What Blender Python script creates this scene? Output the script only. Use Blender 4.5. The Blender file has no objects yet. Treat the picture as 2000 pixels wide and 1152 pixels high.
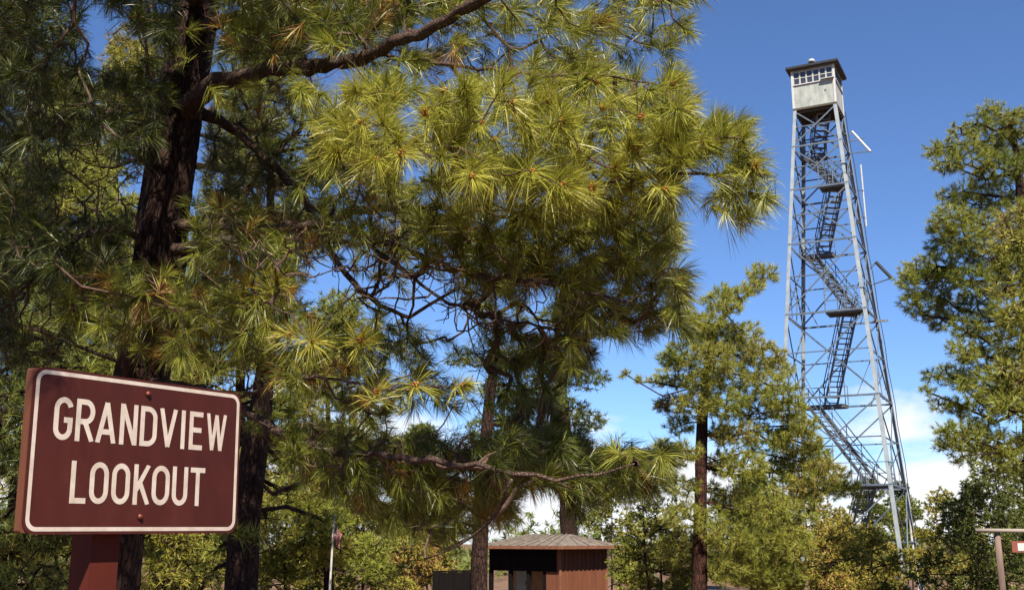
import bpy, bmesh, math, random
import numpy as np
from mathutils import Vector, Matrix
R=math.radians
rng=np.random.default_rng(7); random.seed(7)
scene=bpy.context.scene; col=scene.collection

# ------------------------------------------------------------------ camera
F=2104.7; HZ=477.8; PITCH=math.atan(HZ/F); EYE=1.6
def at(px,py,Y):
    """point of the place at forward distance Y seen at photo pixel px,py"""
    c,s=math.cos(PITCH),math.sin(PITCH)
    a=(px-1000)/F; b=(576-py)/F
    dx,dy,dz=a, c-b*s, s+b*c
    k=Y/dy
    return np.array([dx*k, Y, EYE+dz*k])
cam=bpy.data.cameras.new('camera'); co=bpy.data.objects.new('camera',cam); col.objects.link(co)
cam.sensor_width=36; cam.lens=36*F/2000; cam.clip_end=5000; cam.clip_start=0.05
co.location=(0,0,EYE); co.rotation_euler=(R(90)+PITCH,0,0); scene.camera=co

def gz(x,y):
    y=np.asarray(y,float); x=np.asarray(x,float)
    return -1.4*np.clip(y/54,0,1.0)-0.4*np.clip((y-54)/200,0,1)+.05*np.sin(x*.9+y*.37)*np.clip(y/8,0,1)

# ------------------------------------------------------------------ helpers
def tag(o,label=None,cat=None,group=None,kind=None):
    if label: o['label']=label
    if cat: o['category']=cat
    if group: o['group']=group
    if kind: o['kind']=kind
    return o
def empty(name,loc,label,cat,group=None):
    o=bpy.data.objects.new(name,None); col.objects.link(o); o.location=[float(v) for v in loc]
    return tag(o,label,cat,group)
def mesh_np(name,V,quads=None,tris=None,mats=(),parent=None,tint=None,smooth=False,matidx=None):
    V=np.asarray(V,np.float32)
    if parent is not None: V=V-np.array(parent_loc(parent),np.float32)
    nq=0 if quads is None else len(quads); nt=0 if tris is None else len(tris)
    me=bpy.data.meshes.new(name)
    me.vertices.add(len(V)); me.vertices.foreach_set('co',V.ravel())
    li=[]
    if nq: li.append(np.asarray(quads,np.int32).ravel())
    if nt: li.append(np.asarray(tris,np.int32).ravel())
    L=np.concatenate(li); me.loops.add(len(L)); me.loops.foreach_set('vertex_index',L)
    st=np.concatenate([np.arange(nq)*4, nq*4+np.arange(nt)*3]).astype(np.int32)
    me.polygons.add(nq+nt); me.polygons.foreach_set('loop_start',st)
    me.polygons.foreach_set('use_smooth',np.full(nq+nt,bool(smooth)))
    if matidx is not None: me.polygons.foreach_set('material_index',np.asarray(matidx,np.int32))
    me.update(calc_edges=True); me.validate()
    if tint is not None:
        a=me.attributes.new('tint','FLOAT','POINT'); a.data.foreach_set('value',np.asarray(tint,np.float32))
    for m in mats: me.materials.append(m)
    o=bpy.data.objects.new(name,me); col.objects.link(o)
    if parent is not None: o.parent=parent
    return o
def parent_loc(p):
    l=Vector((0,0,0))
    while p is not None: l=l+p.location; p=p.parent
    return l
def nrm(a): 
    return a/np.maximum(np.linalg.norm(a,axis=-1,keepdims=True),1e-9)
class MB:
    def __init__(s): s.v=[]; s.q=[]; s.t=[]; s.n=0; s.qm=[]; s.tm=[]
    def add(s,V,q=(),t=(),m=0):
        V=np.asarray(V,float).reshape(-1,3)
        s.v.append(V)
        for f in q: s.q.append([i+s.n for i in f]); s.qm.append(m)
        for f in t: s.t.append([i+s.n for i in f]); s.tm.append(m)
        s.n+=len(V)
    def box(s,c,ax,ay,az,m=0):
        """centre and three half-extent vectors"""
        c,ax,ay,az=[np.asarray(k,float) for k in (c,ax,ay,az)]
        V=[c+i*ax+j*ay+k*az for i in(-1,1) for j in(-1,1) for k in(-1,1)]
        s.add(V,q=[(0,1,3,2),(4,6,7,5),(0,4,5,1),(2,3,7,6),(0,2,6,4),(1,5,7,3)],m=m)
    def bar(s,a,b,w,h=None,up=(0,0,1),m=0):
        a=np.asarray(a,float);b=np.asarray(b,float);h=h or w
        d=b-a;L=np.linalg.norm(d);d=d/L
        up=np.asarray(up,float)
        if abs(d@up)>.98: up=np.array([1,0.13,0])
        x=nrm(np.cross(d,up)); y=np.cross(x,d)
        s.box((a+b)/2,d*L/2,x*w/2,y*h/2,m)
    def tube(s,pts,rad,k=8,m=0,cap=True,noise=0):
        P=np.asarray(pts,float); n=len(P); rad=np.broadcast_to(rad,(n,)).astype(float)
        T=np.gradient(P,axis=0); T=nrm(T)
        ref=np.array([0,0,1.]) if abs(T[0][2])<.9 else np.array([1.,0,0])
        X=nrm(np.cross(T[0],ref)); V=[]
        for i in range(n):
            X=X-T[i]*(X@T[i]); X=X/np.linalg.norm(X); Y=np.cross(T[i],X)
            a=np.arange(k)*2*math.pi/k
            rr=rad[i]*(1+(noise*rng.normal(size=k) if noise else 0))
            V.append(P[i]+(np.cos(a)*rr)[:,None]*X+(np.sin(a)*rr)[:,None]*Y)
        V=np.concatenate(V); q=[]
        for i in range(n-1):
            for j in range(k):
                q.append((i*k+j,i*k+(j+1)%k,(i+1)*k+(j+1)%k,(i+1)*k+j))
        t=[]
        if cap:
            V=np.concatenate([V,[P[0],P[-1]]]); c0=n*k
            for j in range(k):
                t.append((c0,(j+1)%k,j)); t.append((c0+1,(n-1)*k+j,(n-1)*k+(j+1)%k))
        s.add(V,q,t,m)
    def build(s,name,mats,parent=None,smooth=False,tint=None):
        if not isinstance(mats,(list,tuple)): mats=[mats]
        return mesh_np(name,np.concatenate(s.v),s.q or None,s.t or None,mats,parent,smooth=smooth,matidx=s.qm+s.tm,tint=tint)

# ------------------------------------------------------------------ materials
def mat(name):
    m=bpy.data.materials.new(name); m.use_nodes=True; nt=m.node_tree
    b=nt.nodes['Principled BSDF']; return m,nt,b
def N(nt,t,**kw):
    n=nt.nodes.new(t)
    for k,v in kw.items():
        if k in n.inputs: n.inputs[k].default_value=v
        else: setattr(n,k,v)
    return n
ALB=.62   # the real albedo of sun-washed surfaces; the exposure does the rest
def ramp(nt,stops,gain=None):
    gain=ALB if gain is None else gain
    r=nt.nodes.new('ShaderNodeValToRGB'); e=r.color_ramp.elements
    while len(e)<len(stops): e.new(.5)
    for el,(p,c) in zip(e,stops): el.position=p; el.color=(*[k*gain for k in c],1)
    return r
def noisy(name,c1,c2,scale=5,rough=.7,bump=.2,metal=0,stretch=(1,1,1),detail=6,c3=None,spec=.3,bdist=.01):
    m,nt,b=mat(name); L=nt.links
    tc=N(nt,'ShaderNodeTexCoord'); mp=N(nt,'ShaderNodeMapping'); mp.inputs['Scale'].default_value=stretch
    L.new(tc.outputs['Object'],mp.inputs['Vector'])
    no=N(nt,'ShaderNodeTexNoise',Scale=scale,Detail=detail,Roughness=.65); L.new(mp.outputs[0],no.inputs['Vector'])
    st=[(.3,c1),(.7,c2)] if c3 is None else [(.28,c1),(.52,c2),(.72,c3)]
    r=ramp(nt,st); L.new(no.outputs['Fac'],r.inputs['Fac']); L.new(r.outputs['Color'],b.inputs['Base Color'])
    b.inputs['Roughness'].default_value=rough; b.inputs['Metallic'].default_value=metal
    b.inputs['Specular IOR Level'].default_value=spec
    if bump:
        n2=N(nt,'ShaderNodeTexNoise',Scale=scale*3,Detail=5.0); L.new(mp.outputs[0],n2.inputs['Vector'])
        bu=N(nt,'ShaderNodeBump',Strength=bump,Distance=bdist); L.new(n2.outputs['Fac'],bu.inputs['Height']); L.new(bu.outputs[0],b.inputs['Normal'])
    return m
def bark(name,dark,mid,light,scale=1.0,zs=.28):
    m,nt,b=mat(name); L=nt.links
    tc=N(nt,'ShaderNodeTexCoord'); mp=N(nt,'ShaderNodeMapping'); mp.inputs['Scale'].default_value=(1,1,zs)
    L.new(tc.outputs['Object'],mp.inputs['Vector'])
    wn=N(nt,'ShaderNodeTexNoise',Scale=9*scale,Detail=3.0); L.new(mp.outputs[0],wn.inputs['Vector'])
    mx=N(nt,'ShaderNodeMix',data_type='VECTOR'); mx.inputs[0].default_value=.13
    L.new(mp.outputs[0],mx.inputs[4]); L.new(wn.outputs['Color'],mx.inputs[5])
    vo=N(nt,'ShaderNodeTexVoronoi',Scale=22*scale,feature='DISTANCE_TO_EDGE'); L.new(mx.outputs[1],vo.inputs['Vector'])
    r1=ramp(nt,[(0,(0,0,0)),(.16,(1,1,1))],1); L.new(vo.outputs['Distance'],r1.inputs[0])
    no=N(nt,'ShaderNodeTexNoise',Scale=30*scale,Detail=7.0,Roughness=.7); L.new(mp.outputs[0],no.inputs['Vector'])
    r2=ramp(nt,[(.3,mid),(.7,light)]); L.new(no.outputs['Fac'],r2.inputs[0])
    mc=N(nt,'ShaderNodeMix',data_type='RGBA'); L.new(r1.outputs[0],mc.inputs[0]); mc.inputs[6].default_value=(*dark,1); L.new(r2.outputs[0],mc.inputs[7])
    L.new(mc.outputs[2],b.inputs['Base Color']); b.inputs['Roughness'].default_value=.9; b.inputs['Specular IOR Level'].default_value=.15
    ad=N(nt,'ShaderNodeMath',operation='MULTIPLY_ADD'); L.new(no.outputs['Fac'],ad.inputs[0]); ad.inputs[1].default_value=.35; L.new(r1.outputs[0],ad.inputs[2])
    bu=N(nt,'ShaderNodeBump',Strength=.9,Distance=.02); L.new(ad.outputs[0],bu.inputs['Height']); L.new(bu.outputs[0],b.inputs['Normal'])
    return m
def leafmat(name,stops,trans=.35,rough=.5,spec=.35,gain=.8):
    m,nt,b=mat(name); L=nt.links
    a=N(nt,'ShaderNodeAttribute',attribute_name='tint')
    oi=N(nt,'ShaderNodeObjectInfo'); ma=N(nt,'ShaderNodeMath',operation='MULTIPLY_ADD'); L.new(oi.outputs['Random'],ma.inputs[0]); ma.inputs[1].default_value=.1; L.new(a.outputs['Fac'],ma.inputs[2])
    r=ramp(nt,[(p,(c[0]*1.03,c[1]*1.02,c[2]*.85)) for p,c in stops],gain); L.new(ma.outputs[0],r.inputs[0]); L.new(r.outputs[0],b.inputs['Base Color'])
    b.inputs['Roughness'].default_value=rough; b.inputs['Specular IOR Level'].default_value=spec
    tr=N(nt,'ShaderNodeBsdfTranslucent'); L.new(r.outputs[0],tr.inputs['Color'])
    ms=N(nt,'ShaderNodeMixShader',Fac=trans); L.new(b.outputs[0],ms.inputs[1]); L.new(tr.outputs[0],ms.inputs[2])
    L.new(ms.outputs[0],nt.nodes['Material Output'].inputs['Surface'])
    return m
M={}
M['needle']=leafmat('pine_needles',[(0,(.022,.032,.009)),(.12,(.05,.065,.012)),(.36,(.155,.175,.024)),(.65,(.33,.33,.05)),(.85,(.46,.42,.10)),(.93,(.26,.13,.03)),(1,(.19,.075,.02))],trans=.26,rough=.38,spec=.45,gain=.92)  # bottom stops near black: shade inside the crown put into needle colour
M['needle_far']=leafmat('pine_foliage',[(0,(.05,.075,.015)),(.4,(.13,.165,.025)),(.75,(.25,.27,.045)),(.92,(.34,.33,.08)),(1,(.15,.09,.03))],trans=.24,gain=1.0)
M['needle_blue']=leafmat('dark_pine_foliage',[(0,(.04,.058,.018)),(.5,(.11,.135,.03)),(.85,(.19,.21,.045)),(1,(.24,.24,.07))],trans=.2,gain=.95)
M['oak']=leafmat('scrub_leaves',[(0,(.11,.12,.02)),(.4,(.24,.24,.04)),(.75,(.38,.33,.07)),(1,(.36,.20,.08))],trans=.3,gain=.98)
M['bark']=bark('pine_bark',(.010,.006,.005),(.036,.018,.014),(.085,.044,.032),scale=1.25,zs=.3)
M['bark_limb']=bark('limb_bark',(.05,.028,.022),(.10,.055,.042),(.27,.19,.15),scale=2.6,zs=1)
M['bark_red']=bark('orange_pine_bark',(.010,.005,.004),(.042,.018,.013),(.10,.038,.024),scale=.7)
M['twig']=noisy('twig_bark',(.05,.028,.018),(.19,.12,.085),scale=20,rough=.9,bump=0)
M['bud']=noisy('bud_scales',(.32,.10,.02),(.55,.24,.05),scale=60,rough=.6,bump=.3)
M['galv']=noisy('galvanised_steel',(.085,.115,.16),(.17,.215,.27),scale=2.5,rough=.6,bump=.05,metal=.2,spec=.4)  # dark blue tone stands in for struts in shade
M['galv_leg']=noisy('sunlit_galvanised_steel',(.27,.32,.36),(.43,.48,.51),scale=2,rough=.6,bump=.05,metal=.15)  # same steel lightened, sunlight on the legs put into the colour
M['galv_tread']=noisy('weathered_steel_tread',(.11,.12,.13),(.25,.255,.26),scale=9,rough=.6,bump=.1,metal=.2)
M['cabpaint']=noisy('weathered_white_paint',(.28,.31,.29),(.44,.47,.44),scale=4,rough=.65,bump=.08,stretch=(1,1,.35),c3=(.55,.58,.54))
M['whitepaint']=noisy('white_paint',(.56,.56,.54),(.68,.68,.66),scale=6,rough=.5,bump=.03)
M['roofdark']=noisy('dark_roof_metal',(.012,.014,.02),(.035,.038,.045),scale=6,rough=.6,bump=.1)
M['soffit']=noisy('old_board_soffit',(.05,.035,.025),(.12,.095,.07),scale=6,rough=.8,stretch=(1,8,1),bump=.2)
M['sign']=noisy('brown_sign_paint',(.042,.0072,.0042),(.074,.0125,.0078),scale=5,c3=(.105,.024,.016),stretch=(1,1,.4),rough=.6,bump=.03,spec=.22,bdist=.002)
M['cream']=noisy('cream_reflective_sheeting',(.54,.44,.36),(.74,.65,.56),scale=22,rough=.5,bump=.03,bdist=.001)
M['post']=noisy('brown_post_paint',(.075,.012,.007),(.13,.024,.013),scale=7,rough=.75,spec=.15,stretch=(1,1,.15),bump=.25,bdist=.003)
M['boardedge']=noisy('plywood_edge',(.10,.028,.012),(.20,.07,.032),scale=8,rough=.7,stretch=(1,1,.1),bump=.3,bdist=.004)
M['bolt']=noisy('painted_bolt',(.12,.025,.018),(.22,.06,.04),scale=20,rough=.35,bump=.05,metal=.3)
M['siding']=noisy('brown_siding',(.15,.05,.026),(.25,.095,.048),scale=4,rough=.7,stretch=(1,1,.1),bump=.1)
M['tan']=noisy('tan_plaster',(.42,.25,.13),(.55,.34,.19),scale=5,rough=.8,bump=.1)
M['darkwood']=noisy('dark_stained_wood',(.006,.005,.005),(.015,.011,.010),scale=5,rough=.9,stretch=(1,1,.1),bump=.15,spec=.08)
M['shingle']=noisy('light_roofing',(.11,.09,.075),(.27,.225,.185),scale=5,rough=.8,bump=.25,bdist=.02)
M['fascia']=noisy('rust_brown_fascia',(.20,.08,.045),(.32,.14,.08),scale=6,rough=.6,bump=.1)
M['greydoor']=noisy('grey_door_paint',(.35,.39,.38),(.5,.54,.52),scale=5,rough=.5,bump=.03)
M['oldwood']=noisy('weathered_post_wood',(.13,.085,.07),(.30,.21,.17),scale=7,rough=.85,stretch=(1,1,.12),bump=.4)
M['palewood']=noisy('pale_weathered_rail',(.20,.17,.145),(.38,.33,.28),scale=7,rough=.8,stretch=(.12,1,1),bump=.3)
M['redsign']=noisy('red_brown_sign',(.22,.06,.045),(.32,.10,.07),scale=8,rough=.5,bump=.03)
M['soil']=noisy('red_soil',(.10,.045,.025),(.22,.12,.07),scale=.8,rough=.95,bump=.5,c3=(.15,.13,.06),bdist=.05)
m,nt,b=mat('window_glass'); b.inputs['Base Color'].default_value=(.03,.035,.05,1); b.inputs['Roughness'].default_value=.12; b.inputs['Specular IOR Level'].default_value=.6; M['glass']=m

# ------------------------------------------------------------------ foliage builders
def needles(C,A,m,L,W,shoot,tint,droop=.12,tmin=12,tmax=95,jt=.12,seg=True):
    """needle ribbons on shoots whose tips stand at C pointing along A"""
    n=len(C); C=np.repeat(C,m,0); A=np.repeat(nrm(A),m,0)
    L=np.repeat(np.broadcast_to(L,(n,)),m); L=L*rng.uniform(.72,1.12,n*m)
    sh=np.repeat(np.broadcast_to(shoot,(n,)),m)
    tm=np.repeat(np.broadcast_to(tmax,(n,)),m).astype(float)
    g=3; idx=(np.arange(n*m)//g)   # needles stand in bundles of three
    t=(rng.uniform(0,1,n*m)**.8)[np.minimum(idx*g,n*m-1)]
    th=np.radians(tm+(tmin-tm)*t+rng.normal(0,14,n*m)[np.minimum(idx*g,n*m-1)]+rng.normal(0,5,n*m))
    ref=rng.normal(size=(n*m,3))[np.minimum(idx*g,n*m-1)]+rng.normal(size=(n*m,3))*.12
    X=nrm(ref-A*(ref*A).sum(1,keepdims=True))
    d=A*np.cos(th)[:,None]+X*np.sin(th)[:,None]; d=nrm(d)
    base=C-A*(sh*(1-t))[:,None]
    s=rng.normal(size=(n*m,3)); s=nrm(np.cross(d,s))*(W*.5)
    dr=np.zeros((n*m,3)); dr[:,2]=-droop*L*rng.uniform(.3,1.6,n*m)
    tip=base+d*L[:,None]+dr
    T=np.repeat(tint,m)+rng.normal(0,jt,n*m)
    T=np.clip(T,0,1)
    if seg:
        mid=base+d*(L*.55)[:,None]+dr*.25
        V=np.stack([base-s*.7,base+s*.7,mid-s,mid+s,tip],1).reshape(-1,3)
        i=np.arange(n*m)[:,None]*5
        return V,i+np.array([0,1,3,2]),i+np.array([2,3,4]),np.repeat(T,5)
    V=np.stack([base-s,base+s,tip],1).reshape(-1,3); i=np.arange(n*m)[:,None]*3
    return V,None,i+np.array([0,1,2]),np.repeat(T,3)
def join(parts):
    V=[];Q=[];T=[];C=[];n=0
    for v,q,t,c in parts:
        V.append(v)
        if q is not None: Q.append(q+n)
        if t is not None: T.append(t+n)
        C.append(c); n+=len(v)
    return np.concatenate(V),(np.concatenate(Q) if Q else None),(np.concatenate(T) if T else None),np.concatenate(C)
def resample(pts,step):
    P=np.array([p[:3] for p in pts],float); r=np.array([p[3] for p in pts],float)
    # catmull-rom
    out=[];rr=[]
    n=len(P)
    for i in range(n-1):
        p0=P[max(i-1,0)];p1=P[i];p2=P[i+1];p3=P[min(i+2,n-1)]
        k=max(2,int(np.linalg.norm(p2-p1)/step))
        for t in np.arange(k)/k:
            out.append(.5*((2*p1)+(-p0+p2)*t+(2*p0-5*p1+4*p2-p3)*t*t+(-p0+3*p1-3*p2+p3)*t**3)); rr.append(r[i]*(1-t)+r[i+1]*t)
    out.append(P[-1]); rr.append(r[-1])
    return np.array(out),np.array(rr)
def grow(nodes,pl,targets,bf=.35):
    """connect every target to the growing tree (balanced spanning tree); returns parent index, all nodes"""
    n0=len(nodes); n=len(targets)
    P=np.concatenate([nodes,targets]); plen=np.zeros(n0+n); plen[:n0]=pl
    best=np.full(n,1e9); bp=np.zeros(n,int)
    for s in range(0,n0,200):
        D=np.linalg.norm(targets[:,None]-nodes[None,s:s+200],axis=2); c=D+bf*plen[None,s:min(s+200,n0)]
        j=c.argmin(1); v=c[np.arange(n),j]; u=v<best; best[u]=v[u]; bp[u]=j[u]+s
    par=np.full(n0+n,-1); done=np.zeros(n,bool)
    for _ in range(n):
        i=int(np.where(done,1e9,best).argmin()); done[i]=True; k=n0+i; par[k]=bp[i]
        plen[k]=plen[bp[i]]+np.linalg.norm(targets[i]-P[bp[i]])
        c=np.linalg.norm(targets-targets[i],axis=1)+bf*plen[k]
        u=(c<best)&~done; best[u]=c[u]; bp[u]=k
    return P,par,n0
def twigs(P,par,n0,rt,ex=.42,rmax=.05,k=4,bend=.08):
    """tapered twig tubes for every grown edge"""
    n=len(P); cnt=np.ones(n)
    order=[i for i in range(n0,n)]
    # descend count by repeated pass (children always have larger path order; use topological walk)
    depth=np.zeros(n,int)
    for i in order:
        d=0;j=i
        while j>=n0 and d<400: j=par[j]; d+=1
        depth[i]=d
    for i in sorted(order,key=lambda a:-depth[a]):
        if par[i]>=n0: cnt[par[i]]+=cnt[i]
    idx=np.array(order); a=P[par[idx]]; b=P[idx]
    rb=np.minimum(rt*cnt[idx]**ex,rmax); pr=par[idx]
    ra=np.where(pr>=n0,np.minimum(rt*cnt[pr]**ex,rmax),rb*1.25); ra=np.minimum(ra,rb*1.5)
    ln=np.linalg.norm(b-a,axis=1,keepdims=True)
    mid=(a+b)/2+rng.normal(size=a.shape)*ln*bend; mid[:,2]-=ln[:,0]*bend*.6
    V=[];Q=[];base=0
    pts=[a,mid,b]; rad=[ra,(ra+rb)/2,rb]
    d=nrm(b-a); ref=np.tile([.3,.2,1.],(len(d),1)); X=nrm(np.cross(d,ref)); Y=np.cross(d,X)
    ang=np.arange(k)*2*math.pi/k
    rings=[p[:,None]+(np.cos(ang)[None,:,None]*X[:,None]+np.sin(ang)[None,:,None]*Y[:,None])*r[:,None,None] for p,r in zip(pts,rad)]
    V=np.stack(rings,1).reshape(-1,3); m=len(a); off=(np.arange(m)*3*k)[:,None]
    q=[]
    for s in range(2):
        for j in range(k):
            q.append(off+np.array([s*k+j,s*k+(j+1)%k,(s+1)*k+(j+1)%k,(s+1)*k+j]))
    return V,np.concatenate(q),d

def trunk_mesh(name,pts,material,parent,k=14,step=.25,rough=.05,flare=0):
    P,r=resample(pts,step); mb=MB()
    mb.tube(P,r,k=k,noise=rough); return mb.build(name,material,parent,smooth=True),P,r

def pine(name,label,group,base,h,clumps,rt,mat_n,mat_b,ntuft=10,needle_n=14,L=.2,W=.015,trunk=None,limbs=(),bf=.3,tw=.006,cat='tree',tint=.45,jt=.1,bare=0,squash=.55):
    """a conifer: trunk, branches, foliage. clumps = list of (point, radius)"""
    root=empty(name,base,label,cat,group)
    base=np.array(root.location)
    if trunk is None:
        top=base+np.array([rng.normal()*.02*h,rng.normal()*.02*h,h])
        ks=[0,.25,.5,.75,1]
        trunk=[tuple(base+(top-base)*t+np.array([rng.normal()*.008*h*(0<t<1),rng.normal()*.008*h*(0<t<1),0]))+(rt*(1-.9*t)+.01,) for t in ks]
        trunk[0]=tuple(base-np.array([0,0,.3]))+(rt*1.15,)
    tr,P,r=trunk_mesh('trunk',trunk,mat_b,root,k=12,step=.3)
    nodes=P[1:]; cz=min(c[0][2]-c[1] for c in clumps)
    keep=nodes[:,2]>cz-.8; nodes=nodes[keep] if keep.sum()>1 else nodes
    # limbs: ordered growth over clump centres first, then tufts
    cc=np.array([c[0] for c in clumps])
    P1,par1,n0=grow(nodes,np.zeros(len(nodes)),cc,bf=.9)
    T=[];A=[];ti=[]
    for (c,rad) in clumps:
        n=max(3,int(ntuft*(rad/.5)**2*rng.uniform(.8,1.2)))
        u=nrm(rng.normal(size=(n,3))); rr=rad*rng.uniform(.25,1,(n,1))**.5
        o=u*rr; o[:,2]*=squash; T.append(c+o)
        out=nrm((c-base)*np.array([1,1,0])+1e-6)
        A.append(nrm(u*.8+out*.5+np.array([0,0,.55])+rng.normal(size=(n,3))*.25))
        ti.append(np.full(n,tint+rng.normal()*.09)+rng.normal(0,.05,n))
    T=np.concatenate(T);A=np.concatenate(A);ti=np.concatenate(ti)
    # mid points along limb edges so tufts hang from limbs
    idx=np.arange(n0,len(P1)); a=P1[par1[idx]]; b=P1[idx]
    n2=len(idx)
    P2,par2,m0=grow(P1,np.concatenate([np.zeros(n0),np.full(n2,.5)]),T,bf=.2)
    V1,Q1,_=twigs(P1,par1,n0,tw*3.2,ex=.5,rmax=rt*.5,k=5,bend=.1)
    V2,Q2,_=twigs(P2,par2,m0,tw,ex=.4,rmax=tw*3,k=3,bend=.06)
    V=np.concatenate([V1,V2]); Q=np.concatenate([Q1,Q2+len(V1)])
    mesh_np('branches',V,quads=Q,mats=[mat_b],parent=root)
    v,q,t,c=needles(T,A,needle_n,L,W,L*.55,ti,droop=.05,tmin=10,tmax=100,jt=jt,seg=False)
    mesh_np('foliage',v,tris=t,mats=[mat_n],parent=root,tint=c)
    return root
def auto_clumps(base,h,z0,Rmax,n,shape='cone',cr=(.35,.6),top=None):
    """clumps on limbs: irregular whorls with gaps"""
    out=[]; base=np.array(base,float)
    for i in range(n):
        t=(i+.5)/n; z=z0+(h-z0)*t
        if shape=='cone': prof=(1-t)**.75*min(1,.55+t*2.2)
        elif shape=='round': prof=math.sin(math.pi*min(1,(t*.8+.2)))**.6
        else: prof=(math.sin(math.pi*(t*.75+.2)))**.5
        a=i*2.399+rng.normal()*.5; rr=Rmax*prof*rng.uniform(.55,1.08)
        o=base+np.array([math.cos(a)*rr,math.sin(a)*rr,z+rng.normal()*.15])
        out.append((o,rng.uniform(*cr)))
        if rr>1.0 and rng.random()<.75:
            f=rng.uniform(.35,.65); out.append((base+np.array([math.cos(a+.2)*rr*f,math.sin(a+.2)*rr*f,z+.1+rng.normal()*.2]),rng.uniform(*cr)*.9))
    out.append((base+np.array([0,0,h-.1]),cr[0]))
    return out

# ------------------------------------------------------------------ world, sun
SAZ=R(172); SEL=R(50)
sv=Vector((math.sin(SAZ)*math.cos(SEL),math.cos(SAZ)*math.cos(SEL),math.sin(SEL)))
sl=bpy.data.lights.new('sun','SUN'); sl.energy=5.0; sl.angle=R(.5); sl.color=(1,.91,.77)
so=bpy.data.objects.new('sun',sl); col.objects.link(so); so.rotation_euler=sv.to_track_quat('Z','Y').to_euler(); so.location=(0,0,60)
w=bpy.data.worlds.new('World'); scene.world=w; w.use_nodes=True; nt=w.node_tree; L=nt.links
bg=nt.nodes['Background']; bg.inputs['Strength'].default_value=.062
sky=nt.nodes.new('ShaderNodeTexSky'); sky.sky_type='NISHITA'; sky.sun_disc=False; sky.sun_elevation=SEL; sky.sun_rotation=SAZ
sky.altitude=2200; sky.air_density=1.0; sky.dust_density=.25; sky.ozone_density=3.0
tc=nt.nodes.new('ShaderNodeTexCoord'); sep=nt.nodes.new('ShaderNodeSeparateXYZ'); L.new(tc.outputs['Generated'],sep.inputs[0])
mp=nt.nodes.new('ShaderNodeMapping'); mp.inputs['Scale'].default_value=(1,1,3.4); L.new(tc.outputs['Generated'],mp.inputs[0])
n1=nt.nodes.new('ShaderNodeTexNoise'); n1.inputs['Scale'].default_value=5.5; n1.inputs['Detail'].default_value=9; n1.inputs['Roughness'].default_value=.58; n1.inputs['Distortion'].default_value=.3
L.new(mp.outputs[0],n1.inputs['Vector'])
# more cloud towards the horizon
mr=nt.nodes.new('ShaderNodeMapRange'); mr.inputs[1].default_value=.02; mr.inputs[2].default_value=.175; mr.inputs[3].default_value=.30; mr.inputs[4].default_value=-.26; L.new(sep.outputs[2],mr.inputs[0])
ad=nt.nodes.new('ShaderNodeMath'); ad.operation='ADD'; L.new(n1.outputs['Fac'],ad.inputs[0]); L.new(mr.outputs[0],ad.inputs[1])
cr=ramp(nt,[(.47,(0,0,0)),(.56,(.45,.45,.45)),(.66,(1,1,1))],1); L.new(ad.outputs[0],cr.inputs[0])
mix=nt.nodes.new('ShaderNodeMix'); mix.data_type='RGBA'; L.new(cr.outputs[0],mix.inputs[0]); skt=nt.nodes.new('ShaderNodeMix'); skt.data_type='RGBA'; skt.blend_type='MULTIPLY'; skt.inputs[0].default_value=1; L.new(sky.outputs[0],skt.inputs[6]); skt.inputs[7].default_value=(.76,.91,1.12,1); L.new(skt.outputs[2],mix.inputs[6]); mix.inputs[7].default_value=(6.9,7.1,7.4,1)
L.new(mix.outputs[2],bg.inputs['Color'])
scene.view_settings.view_transform='Standard'; scene.view_settings.look='None'; scene.view_settings.exposure=1.32; scene.view_settings.gamma=1

# ------------------------------------------------------------------ ground
xs=np.concatenate([-np.geomspace(600,12,14),np.linspace(-10,40,60),np.geomspace(45,600,14)])
ys=np.concatenate([[-300,-80,-20,-5],np.linspace(-2,70,70),np.geomspace(75,900,20)])
X,Y=np.meshgrid(xs,ys); Z=gz(X,Y); V=np.stack([X,Y,Z],-1).reshape(-1,3); nx=len(xs)
ii,jj=np.meshgrid(np.arange(len(ys)-1),np.arange(nx-1),indexing='ij'); a=(ii*nx+jj).ravel()
g=mesh_np('ground',V,quads=np.stack([a,a+1,a+nx+1,a+nx],1),mats=[M['soil']],smooth=True); tag(g,kind='structure')

# ------------------------------------------------------------------ sign
yaw=.5725; roll=-.0098
S0=np.array([-1.3099,2.942,.014+EYE]); SR=np.array([math.sin(yaw)*math.cos(roll),math.cos(yaw)*math.cos(roll),-math.sin(roll)])
SB=np.array([-math.cos(yaw),math.sin(yaw),0.]); SU=np.cross(SR,SB); SU=SU if SU[2]>0 else -SU
SU=nrm(SU*math.cos(.0141)+SB*math.sin(.0141)); SF=-SB; W_,H_=.762,.4553
SB=nrm(np.cross(SU,SR)); SB=SB if SB[1]>0 else -SB; SF=-SB
def sp(s,t,d=0): return S0+SR*s+SU*t+SF*d
pb=sp(.32,0,-.08); gb=float(gz(pb[0],pb[1]))
sign=empty('lookout_sign',(pb[0],pb[1],gb),'brown GRANDVIEW LOOKOUT sign with cream border on a brown post','sign')
def rrect(x0,y0,x1,y1,r,n=8):
    o=[]
    for cx,cy,a0 in((x1-r,y1-r,0),(x0+r,y1-r,90),(x0+r,y0+r,180),(x1-r,y0+r,270)):
        for i in range(n+1):
            a=R(a0+90*i/n); o.append((cx+r*math.cos(a),cy+r*math.sin(a)))
    return o
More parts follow.
